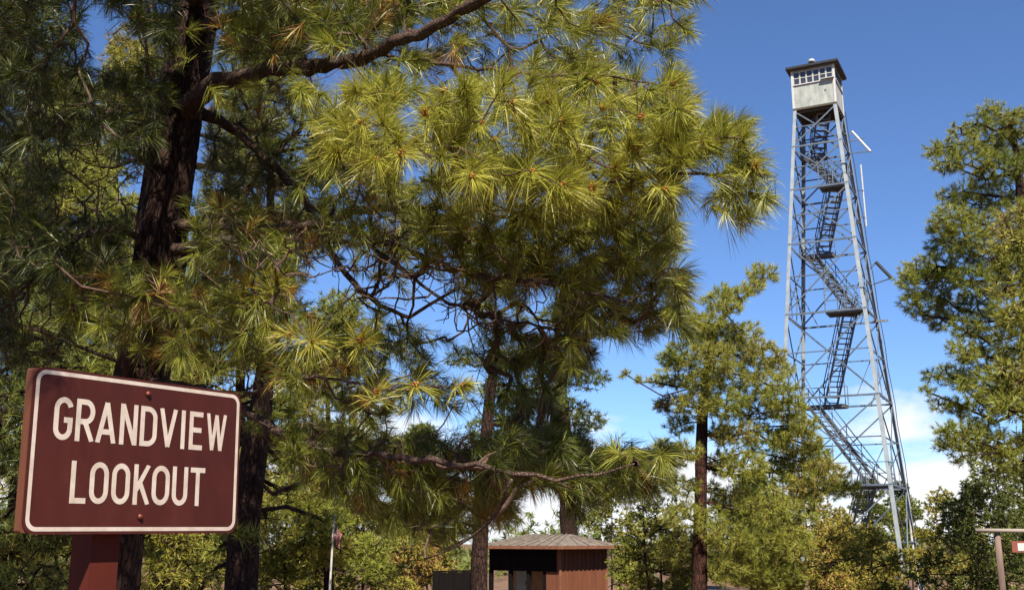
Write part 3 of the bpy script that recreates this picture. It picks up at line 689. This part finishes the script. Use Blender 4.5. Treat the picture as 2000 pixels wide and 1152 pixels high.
for l in LIMBS:
    p,r=resample(PL(l),.08); r=r*(.62+.28*(l[0][3]>.09)); r=r*(1+.10*np.sin(np.arange(len(r))*.9+rng.uniform(0,6)))
    p[1:-1]+=rng.normal(0,.008,(len(p)-2,3)); limb.tube(p,r,k=10,noise=.10); nodes.append(p[1:])
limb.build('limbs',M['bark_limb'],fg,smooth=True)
nodes=np.concatenate(nodes)
pl=np.zeros(len(nodes))
def inpoly(pts,poly):
    x,y=pts[:,0],pts[:,1]; c=np.zeros(len(pts),bool); n=len(poly); j=n-1
    for i in range(n):
        xi,yi=poly[i];xj,yj=poly[j]
        c^=((yi>y)!=(yj>y))&(x<(xj-xi)*(y-yi)/((yj-yi) or 1e-9)+xi); j=i
    return c
SHOW=[(600,128,34),(650,122,36),(700,112,38),(750,95,38),(800,72,38),(850,48,38),(900,22,38),(870,125,22),(930,135,22)]   # bare lit part of the top limb
HOLES=[(650,1040,38),(652,1110,45),(885,1125,55),(640,565,58),(700,600,30),(855,590,45),(1060,590,38),(905,640,34),(1010,560,15),(215,85,55),(250,100,40),(70,600,50),(100,300,28),(30,330,25),(1230,790,95),(1180,760,50),(1290,730,50),(1120,800,40),(530,930,30),(870,700,20),(1060,1000,50),(1010,250,0),(720,890,0),(90,40,30)]
def fill(poly,n,Y0,Y1,holes=True,pad=0):
    P=np.array(poly); lo=P.min(0);hi=P.max(0); out=[]
    while len(out)<n:
        q=rng.uniform(lo,hi,(n*2,2)); q=q[inpoly(q,poly)]
        for x,y in q:
            if holes and any((x-a)**2+(y-b)**2<(c+pad)**2 for a,b,c in HOLES): continue
            yy=rng.uniform(Y0,Y1)
            if yy<5.9 and any((x-a)**2+(y-b)**2<c*c for a,b,c in SHOW): continue
            out.append(at(x,y,yy))
            if len(out)>=n: break
    return np.array(out)
hero=[(705,240,4.35),(832,222,4.3),(785,300,4.3),(1000,200,4.35),(1097,238,4.3),(1175,212,4.25),(1165,160,4.5),(1312,165,4.5),(923,345,4.3),(1040,335,4.2),(1098,362,4.25),(1155,368,4.3),(1300,370,4.3),(1372,278,4.35),(1475,325,4.3),(735,312,4.4),(1070,200,4.6),
 (610,668,4.9),(706,664,4.8),(735,765,4.6),(812,752,4.55),(905,752,4.6),(565,655,5.1),(540,545,5.4),(490,560,5.6),(870,180,4.6),(940,240,4.5),(1250,230,4.4),(1240,290,4.5),(880,290,4.6),(660,300,4.6),(1130,300,4.5),(1200,330,4.5),(1050,260,4.6)]
hp=np.array([at(*h) for h in hero]); nh=len(hp)
dark=[(1440,240,4.6),(1450,410,4.5),(1400,385,4.7),(1340,60,4.9),(1300,90,4.9),(1480,380,4.4),(1430,330,4.6),(1120,690,5.2),(1120,720,5.2),(1240,900,4.9),(1290,900,4.9),(1200,880,5.0),(370,60,6.6),(350,100,6.4),(440,200,6.2),(490,170,6.0)]
dp=np.array([at(*h) for h in dark])
crownA=[(560,150),(650,60),(760,60),(900,-60),(1390,-90),(1375,20),(1290,70),(1350,190),(1360,260),(1280,380),(1340,480),(1330,620),(1240,660),(1100,640),(960,560),(860,480),(740,460),(640,360),(600,280)]
brightA=[(640,190),(760,150),(1000,150),(1300,150),(1380,260),(1320,400),(1150,400),(900,370),(700,340),(620,280)]
crownB=[(230,530),(420,500),(560,500),(620,620),(900,690),(930,790),(760,820),(640,790),(480,720),(330,700),(140,640),(80,560)]
crownC=[(560,830),(700,850),(900,860),(1080,840),(1200,830),(1310,890),(1250,960),(1100,960),(980,1010),(860,1060),(720,1000),(560,900)]
darkL=[(-60,-60),(330,-60),(340,140),(280,330),(140,260),(90,420),(120,520),(-60,560)]
topM=[(430,-60),(1000,-60),(880,20),(700,90),(560,110),(430,100)]
rightE=[(1340,230),(1470,230),(1500,330),(1490,430),(1400,440),(1350,330)]
darkL2=[(-60,420),(250,420),(240,560),(100,700),(-60,720)]
lowR=[(940,640),(1160,650),(1150,820),(1050,850),(950,820)]
sets=[(hp,1,.62,1),(dp,0,.45,1),  # tint of each set carries crown shade as darker needles
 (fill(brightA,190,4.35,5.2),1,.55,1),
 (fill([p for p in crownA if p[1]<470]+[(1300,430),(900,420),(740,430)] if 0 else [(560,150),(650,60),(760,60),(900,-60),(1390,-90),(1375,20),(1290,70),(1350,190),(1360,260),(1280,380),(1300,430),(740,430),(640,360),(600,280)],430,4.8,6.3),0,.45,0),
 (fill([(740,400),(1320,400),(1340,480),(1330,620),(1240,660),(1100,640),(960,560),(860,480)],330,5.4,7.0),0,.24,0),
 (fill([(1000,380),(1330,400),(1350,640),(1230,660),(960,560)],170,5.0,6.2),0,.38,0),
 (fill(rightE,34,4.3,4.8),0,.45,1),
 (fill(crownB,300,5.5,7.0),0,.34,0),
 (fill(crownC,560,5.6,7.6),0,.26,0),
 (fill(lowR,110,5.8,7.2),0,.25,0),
 (fill(darkL,640,5.4,8.0),0,.03,0),  # shaded left side: needles tinted almost black to carry the shade
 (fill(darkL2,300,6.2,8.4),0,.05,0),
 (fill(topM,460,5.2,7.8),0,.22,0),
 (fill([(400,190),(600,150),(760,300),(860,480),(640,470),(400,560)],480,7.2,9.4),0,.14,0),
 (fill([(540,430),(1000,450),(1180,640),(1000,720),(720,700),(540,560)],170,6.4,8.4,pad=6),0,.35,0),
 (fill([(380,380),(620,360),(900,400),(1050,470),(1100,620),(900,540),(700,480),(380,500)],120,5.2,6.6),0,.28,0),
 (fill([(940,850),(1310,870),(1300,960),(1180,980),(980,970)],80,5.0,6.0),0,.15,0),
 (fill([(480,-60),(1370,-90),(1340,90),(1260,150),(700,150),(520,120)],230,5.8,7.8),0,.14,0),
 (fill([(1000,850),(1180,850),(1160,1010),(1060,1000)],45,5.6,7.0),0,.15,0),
 (np.stack([rng.uniform(-1.45,-1.1,9),rng.uniform(.9,2.0,9),rng.uniform(3.3,3.9,9)],1),0,.4,0)]  # unseen tufts above the sign, added to cast dappled shade on it
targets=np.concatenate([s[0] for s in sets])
# bare dead twigs
bareP=np.concatenate([fill([(20,130),(330,130),(270,720),(0,720)],380,6.6,7.8,holes=False),fill([(380,450),(900,430),(1200,600),(1100,700),(560,560)],420,5.0,7.0,holes=False),fill([(480,800),(1000,860),(1000,960),(520,900)],110,5.4,6.6,holes=False)])
# crown above the frame (casts the shade on the trunk)
tt=[]
for i in range(420):
    z=rng.uniform(6.2,11.5); a_=rng.uniform(0,2*math.pi); rad=rng.uniform(.3,1)*(2.6*(1-(z-6)/7)+.5)
    c=np.array(mt[-3][:3]); x=c[0]+math.cos(a_)*rad-.5; y=7.4+math.sin(a_)*rad-.9
    tt.append((x,y,z))
for i in range(900):   # unseen low boughs added to shade the left side, clear of sunlit sprays
    tt.append((rng.uniform(-4.6,-1.0),rng.uniform(3.4,7.3),rng.uniform(4.3,7.4)))
tt=np.array([q for q in tt if (EYE+ (q[1])*math.tan(PITCH+math.atan(640/F)))<q[2]])
allT=np.concatenate([targets,bareP,tt])
Pn,par,n0=grow(nodes,pl,allT,bf=.25)
Vt,Qt,D=twigs(Pn,par,n0,.0024,ex=.42,rmax=.02,k=5,bend=.09)
mesh_np('twigs',Vt,quads=Qt,mats=[M['twig']],parent=fg)
parts=[]; off=0; buds=[]
camp=np.array([0,0,EYE]); 
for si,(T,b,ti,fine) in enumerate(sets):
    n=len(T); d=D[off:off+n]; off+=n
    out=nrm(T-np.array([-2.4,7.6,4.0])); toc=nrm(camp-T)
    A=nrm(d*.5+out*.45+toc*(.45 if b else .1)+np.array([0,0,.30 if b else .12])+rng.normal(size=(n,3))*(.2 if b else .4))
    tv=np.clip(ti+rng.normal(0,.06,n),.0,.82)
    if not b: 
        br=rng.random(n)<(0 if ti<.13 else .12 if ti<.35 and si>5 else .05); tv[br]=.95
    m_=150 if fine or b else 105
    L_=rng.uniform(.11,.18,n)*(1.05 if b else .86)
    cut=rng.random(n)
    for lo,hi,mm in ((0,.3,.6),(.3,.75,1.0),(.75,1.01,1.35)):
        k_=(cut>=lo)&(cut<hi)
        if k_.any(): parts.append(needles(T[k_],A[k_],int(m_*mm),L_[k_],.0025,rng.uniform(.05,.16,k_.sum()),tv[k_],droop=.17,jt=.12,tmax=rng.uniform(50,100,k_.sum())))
    if si in(0,): buds=list(zip(T,A))
    if si==2: buds+=list(zip(T[:14],A[:14]))
n=len(tt); A=nrm(rng.normal(size=(n,3))+[0,0,.4]); parts.append(needles(tt,A,100,.17,.007,.12,np.full(n,.4),seg=False))
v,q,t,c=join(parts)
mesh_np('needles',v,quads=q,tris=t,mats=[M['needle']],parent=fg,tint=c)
# buds: a knot of little scaly cones at the shoot tip
mb=MB()
for k_ in range(6):
    a_=k_*1.05; o=np.array([math.cos(a_)*.006,math.sin(a_)*.006,0]) if k_ else np.zeros(3)
    hgt=.026 if k_==0 else .016
    mb.tube([o,o*1.6+[0,0,hgt*.3],o*1.7+[0,0,hgt*.7],o*1.3+[0,0,hgt]],[.003,.0062,.005,.001],k=6)
bm0=mb.build('bud',M['bud'],None,smooth=True).data
proto=bpy.data.objects['bud']; bpy.data.objects.remove(proto)
for Tp,Ap in buds:
    o=bpy.data.objects.new('bud',bm0); col.objects.link(o); o.parent=fg
    o.location=Vector(Tp)-fg.location; o.rotation_euler=Vector(Ap).to_track_quat('Z','Y').to_euler(); s=rng.uniform(.8,1.35); o.scale=(s,s,s)

# ------------------------------------------------------------------ middle-distance pines
def cl(l,Y,sp_,rs=(.62,.9)):
    return [(at(x,y,Y+rng.uniform(-sp_,sp_)),rng.uniform(*rs)*(s if len(rest)==0 else rest[0])) for (x,y,s,*rest) in l]
def gbase(px,Y): 
    p=at(px,1054,Y); return (p[0],Y,float(gz(p[0],Y)))
# pine in front of the tower, orange trunk
Y=30
midc=[(1490,535,.6),(1470,560,.6),(1440,575,.7),(1410,570,.6),(1395,590,.6),(1425,600,.5),(1385,630,.7),(1360,655,.8),(1400,660,1),(1450,650,.8),(1340,690,.9),(1390,700,1),(1440,690,1),(1490,690,.8),(1320,735,1),(1370,745,1),(1430,740,1.1),(1490,745,1),(1530,770,.9),(1250,740,.35),(1275,745,.35),(1220,730,.3),(1290,790,.35),(1320,790,.9),(1360,790,.8),(1420,790,1),(1480,800,1),(1540,800,.7),(1330,830,.7),(1440,850,.9),(1500,860,1),(1550,860,.9),(1580,890,.9),(1600,910,.6),(1450,910,1),(1510,920,1.1),(1570,930,1),(1630,950,.7),(1660,955,.6),(1320,890,.6),(1300,870,.4),(1330,950,.8),(1390,960,.6),(1440,980,1.1),(1500,990,1.1),(1560,990,1),(1340,1010,.9),(1345,880,.6),(1405,845,.7),(1410,905,.8),(1300,930,.5),(1395,1010,.8),(1600,880,.6),(1620,925,.7),(1560,830,.7),(1520,720,.7),(1350,630,.7),(1310,700,.7),(1420,1050,1.1),(1490,1060,1.2),(1540,1060,1),(1330,1070,1),(1440,1110,1.2),(1510,1120,1.2)]
tk=PL([(1366,1260,Y,.24),(1366,1150,Y,.21),(1368,1000,Y,.185),(1370,870,Y,.165),(1373,800,Y,.145),(1385,700,Y,.11),(1405,630,Y,.07),(1450,585,Y,.05),(1485,545,Y,.03)])
pine('pine_tree','open-crowned pine with orange-brown trunk standing left of the steel tower',None,(tk[0][0],Y,float(gz(tk[0][0],Y))),12,cl(midc,Y,1.0),.2,M['needle_far'],M['bark_red'],ntuft=62,needle_n=58,L=.17,W=.0085,trunk=tk,tint=.76,squash=.62)
# tall pine at right edge
Y=25
rc_=[(1935,215,.7),(1965,235,.8),(1910,240,.7),(1990,240,.8),(1880,265,.7),(1930,275,.9),(1975,285,.9),(1850,290,.6),(1825,292,.5),(1850,318,.6),(1900,310,.8),(1960,330,.9),(1995,330,.8),(1925,350,.8),(1880,375,.8),(1850,385,.5),(1900,400,.8),(1950,390,.9),(1860,425,.8),(1835,455,.6),(1880,450,.9),(1925,440,.9),(1850,480,.8),(1895,490,1),(1940,490,1),(1830,520,.8),(1790,525,.7),(1770,545,.5),(1800,555,.8),(1850,540,.9),(1900,545,1),(1945,545,1),(1790,590,.6),(1830,580,.8),(1865,600,.8),(1910,595,1),(1800,615,.5),(1840,625,.6),(1890,640,.8),(1935,640,1),(1970,600,1),(1985,660,1),(1885,690,.7),(1860,680,.4),(1925,700,.9),(1820,735,.5),(1850,730,.7),(1880,745,.8),(1920,750,1),(1810,765,.4),(1835,790,.5),(1870,790,.7),(1910,800,.9),(1950,780,1),(1850,840,.6),(1845,865,.5),(1880,850,.8),(1920,850,1),(1880,890,.6),(1950,870,1),(1985,900,1),(2040,300,1),(2060,400,1.2),(2050,500,1.2),(2060,620,1.2),(2040,740,1.2),(2060,860,1.2),(1985,420,1),(1990,520,1.1),(1990,780,1)]
tk=PL([(2040,1270,Y,.30),(2030,1100,Y,.27),(2020,900,Y,.24),(2010,650,Y,.19),(2000,450,Y,.14),(1985,300,Y,.08),(1970,230,Y,.04)])
pine('pine_tree','tall dark green pine filling the right edge of the view',None,(tk[0][0],Y,float(gz(tk[0][0],Y))),12,cl(rc_,Y,1.1,(.52,.75)),.24,M['needle_far'],M['bark'],ntuft=80,needle_n=58,L=.14,W=.0072,trunk=tk,tint=.62,squash=.68)
Y=17
rc2=[(1990,440,1),(1975,470,.9),(1950,495,.6),(1990,520,1),(1965,560,.9),(2000,590,1),(1975,620,.8),(1995,690,.9),(1960,720,.8),(1945,755,.7),(1990,760,1),(1970,800,.8),(2030,480,1),(2050,600,1.2),(2050,740,1.2),(2040,850,1),(2080,950,1.2),(2100,680,1),(2090,380,1),(2060,300,1)]
tk=PL([(2170,1350,Y,.24),(2150,1100,Y,.22),(2130,800,Y,.17),(2110,500,Y,.11),(2090,250,Y,.05)])
pine('pine_tree','bright yellow-green pine boughs reaching in at the right edge before the dark pine',None,(tk[0][0],Y,float(gz(tk[0][0],Y))),9,cl(rc2,Y,.8,(.36,.5)),.2,M['needle_far'],M['bark'],ntuft=80,needle_n=30,L=.15,W=.011,trunk=tk,tint=.72)
# pine behind the sign
Y=11
c2=[(440,1060,.8),(480,1040,.7),(520,1010,.6),(420,1110,.5),(560,900,.8),(620,930,.8),(520,830,.6),(620,1010,.6),(560,960,.6),(400,700,.9),(480,640,1),(560,720,.8),(60,640,1),(120,720,.9),(380,560,.8),(240,420,1),(170,320,1),(120,230,1),(430,330,1),(520,260,1),(460,150,1),(600,180,1),(560,440,1),(640,300,1),(300,300,1)]
tk=PL([(462,1330,Y,.19),(470,1152,Y,.165),(480,1000,Y,.15),(502,850,Y,.13),(520,700,Y,.09),(525,550,Y,.06),(530,300,Y,.03)])
pine('pine_tree','dark slender pine trunk rising just right of the sign post',None,(tk[0][0],Y,float(gz(tk[0][0],Y))),9,cl(c2,Y,1.0,(.25,.4)),.16,M['needle_far'],M['bark'],ntuft=50,needle_n=34,L=.16,W=.006,trunk=tk,tint=.6)
# pine before the restroom
Y=17
c3=[(880,900,.8),(940,860,.8),(1000,880,.8),(900,980,.7),(850,1000,.8),(790,960,.8),(760,1020,.7),(820,1050,.6),(1000,960,.5),(950,960,.6),(960,760,1),(1020,720,1),(1080,780,.9),(1000,820,.9),(900,700,.7),(1060,850,.8)]
tk=PL([(938,1300,Y,.14),(936,1152,Y,.13),(938,1040,Y,.12),(945,900,Y,.11),(960,750,Y,.08),(975,640,Y,.03)])
pine('pine_tree','slim dark pine standing in front of the left end of the restroom',None,(tk[0][0],Y,float(gz(tk[0][0],Y))),6,cl(c3,Y,.7,(.32,.45)),.12,M['needle_blue'],M['bark'],ntuft=70,needle_n=28,L=.16,W=.010,trunk=tk,tint=.5)
# big pine behind the restroom roof
Y=42
c4=[(1000,700,1),(1050,680,1),(1110,700,1),(1150,740,.9),(1000,780,1),(1060,770,1.1),(1120,800,1),(1150,820,.8),(960,830,1),(1030,860,1.1),(1100,870,1.1),(940,900,1),(1180,900,.8),(1120,930,.9),(1200,950,.7),(1170,980,.6),(980,960,.8),(1080,620,.9),(1120,590,.7),(1180,650,.6)]
tk=PL([(1115,1200,Y,.42),(1112,1050,Y,.32),(1106,940,Y,.30),(1098,800,Y,.28),(1090,680,Y,.16),(1088,570,Y,.05)])
pine('pine_tree','thick reddish trunked pine rising behind the restroom roof',None,(tk[0][0],Y,float(gz(tk[0][0],Y))),11,cl(c4,Y,1.5,(.75,1.05)),.4,M['needle_blue'],M['bark'],ntuft=40,needle_n=26,L=.2,W=.022,trunk=tk,tint=.5)

# background pines on the left, each an individual crown
def bgpine(px,Y,h,Rm,n,label,mn='needle_far',tint=.6,shape='cone',z0=None,rt=.13,nt_=52,cr=(.5,.75),W=None,group='pines in the woods behind the foreground pine'):
    b=gbase(px,Y); c=auto_clumps(b,h,z0 if z0 is not None else h*.18,Rm,n,shape,cr)
    return pine('pine_tree',label,group,b,h,c,rt,M[mn],M['bark'],ntuft=nt_,needle_n=32,L=.17,W=W or max(.008,Y*.00045),tint=tint)
bgpine(40,17,9.6,2.4,50,'sunlit pine in the woods at the left edge, above and behind the sign',tint=.72)
bgpine(185,21,12.2,2.7,64,'yellow-green pine just left of the foreground trunk, behind its branches',tint=.78)
bgpine(465,22,13.2,2.5,70,'sunlit pine just right of the foreground trunk, behind its branches',tint=.72)
bgpine(650,27,8.2,2.6,40,'hazy green pine above the flagpole behind the long boughs',tint=.6)
bgpine(820,46,7.4,2.4,36,'pine directly above the dark plank screen',tint=.55,mn='needle_blue')
bgpine(-90,13,9,2.2,40,'shaded pine at the far left margin',tint=.4,mn='needle_blue')
bgpine(300,30,9,3,40,'distant pine seen low beside the foreground trunk above the sign',tint=.6)

# scrub oaks and junipers along the foot of the view
def bush(px,Y,h,Rm,n,label,mn,tint,cat='shrub',name='scrub_oak',group='scrub and small trees along the bottom of the view',cr=(.35,.55),W=None,mb_='bark',nt_=60,shape='round'):
    b=gbase(px,Y); c=auto_clumps(b,h,h*.12,Rm,n,shape,cr)
    return pine(name,label,group,b,h,c,.04,M[mn],M[mb_],ntuft=nt_,needle_n=20,L=.12,W=W or Y*.0008,tint=tint,cat=cat,tw=.005,squash=.8,jt=.16)
B=[(20,16,1.9,1.2,16,'brownish scrub at the lower left corner behind the sign','oak',.75),
(115,19,2.5,1.3,18,'green scrub below the left end of the sign panel','oak',.5),
(330,18,2.6,1.2,18,'leafy scrub between the sign post and the slender dark trunk','oak',.4),
(400,24,3.1,1.4,20,'taller green scrub behind the right end of the sign','needle_far',.5),
(560,26,3.9,1.6,26,'yellowish scrub oak left of the flagpole','oak',.5),
(625,35,4.0,1.6,24,'pale green scrub directly behind the flagpole','oak',.4),
(705,30,3.4,1.5,22,'scrub oak just right of the flagpole','oak',.35),
(775,36,3.2,1.5,20,'tan twiggy scrub between flagpole and plank screen','oak',.85),
(835,38,3.3,1.5,20,'bright yellow-green scrub above the dark plank screen','oak',.6),
(1268,33,4.0,1.2,26,'light green small tree touching the right end of the restroom','needle_far',.75),
(1290,36,3.2,1.4,20,'low scrub left of the orange trunk','oak',.5),
(1190,48,5.0,1.8,26,'green tree behind the right corner of the restroom roof','needle_far',.6),
(1580,38,4.6,1.8,28,'brownish yellow scrub oak at the left foot of the tower','oak',.7),
(1650,40,3.4,1.6,26,'golden green scrub oak between the tower legs','oak',.6),
(1695,47,2.8,1.2,18,'scrub in front of the right tower legs','oak',.65),
(1620,30,2.4,1.3,18,'low yellow-green scrub right of the dark pine skirt','oak',.55),
(1700,33,2.6,1.3,18,'low green scrub in front of the tower base','oak',.4),
(1855,46,4.6,1.8,26,'yellow-green scrub oak just right of the tower','oak',.55),
(1775,62,5.4,1.6,24,'small green tree behind the right tower legs','needle_far',.5),
(1905,30,3.9,1.3,30,'dark juniper left of the weathered post','needle_blue',.4),
(1960,33,5.0,1.9,34,'round green juniper behind the pale crossbeam','needle_blue',.6),
(2060,36,5.2,1.9,28,'green juniper at the right margin behind the hanging sign','needle_far',.45)]
for (px,Y,h,Rm,n,lab,mn,ti) in B: bush(px,Y,h,Rm,n,lab,mn,ti,name='juniper' if 'juniper' in lab else ('small_tree' if 'tree' in lab else 'scrub_oak'),cat='tree' if ('tree' in lab or 'juniper' in lab) else 'shrub')
# far pines near the tower foot
bgpine(1705,66,6.6,1.7,26,'distant pointed pine seen through the lower tower braces',mn='needle_blue',tint=.5,cr=(.5,.7),group=None,z0=1)
bgpine(1762,70,6.6,1.5,22,'distant dark pine right behind the right tower legs',mn='needle_blue',tint=.4,cr=(.5,.7),group=None,z0=1)
bgpine(1480,50,5.8,2.4,30,'far pine between the orange trunk and the tower',mn='needle_blue',tint=.45,cr=(.6,.85),group=None,z0=.8)
# distant wood
parts=[];T=[];
n=5200; x=rng.uniform(-95,95,n); y=rng.uniform(82,125,n); hz_=rng.uniform(0,1,n)**.8*(4.2+1.6*np.sin(x*.31)+1.1*np.sin(x*.83+2)+.8*np.sin(y*.6))
T=np.stack([x,y,gz(x,y)+hz_],1); A=nrm(rng.normal(size=(n,3))+[0,0,.7])
v,q,t,c=needles(T,A,34,.75,.09,.5,np.clip(rng.normal(.45,.15,n),0,1),seg=False,jt=.1)
tag(mesh_np('distant_wood',v,tris=t,mats=[M['needle_blue']],tint=c),'distant green wood along the horizon','woodland',kind='stuff')
# ground cover
n=14000; x=rng.uniform(-16,26,n); y=rng.uniform(10,62,n); T=np.stack([x,y,gz(x,y)+.03],1); A=np.tile([0,0,1.],(n,1))+rng.normal(size=(n,3))*.15
v,q,t,c=needles(T,A,9,.34,.016,.02,np.clip(rng.normal(.75,.15,n),0,1),seg=False,tmin=5,tmax=45,droop=0)
tag(mesh_np('dry_grass',v,tris=t,mats=[M['oak']],tint=c),'dry yellow grass on the red soil','grass',kind='stuff')

scene.render.engine='CYCLES'; scene.cycles.max_bounces=6; scene.cycles.transparent_max_bounces=4
print('tris',sum(len(o.data.polygons) for o in bpy.data.objects if o.type=='MESH'),'objs',len(bpy.data.objects))
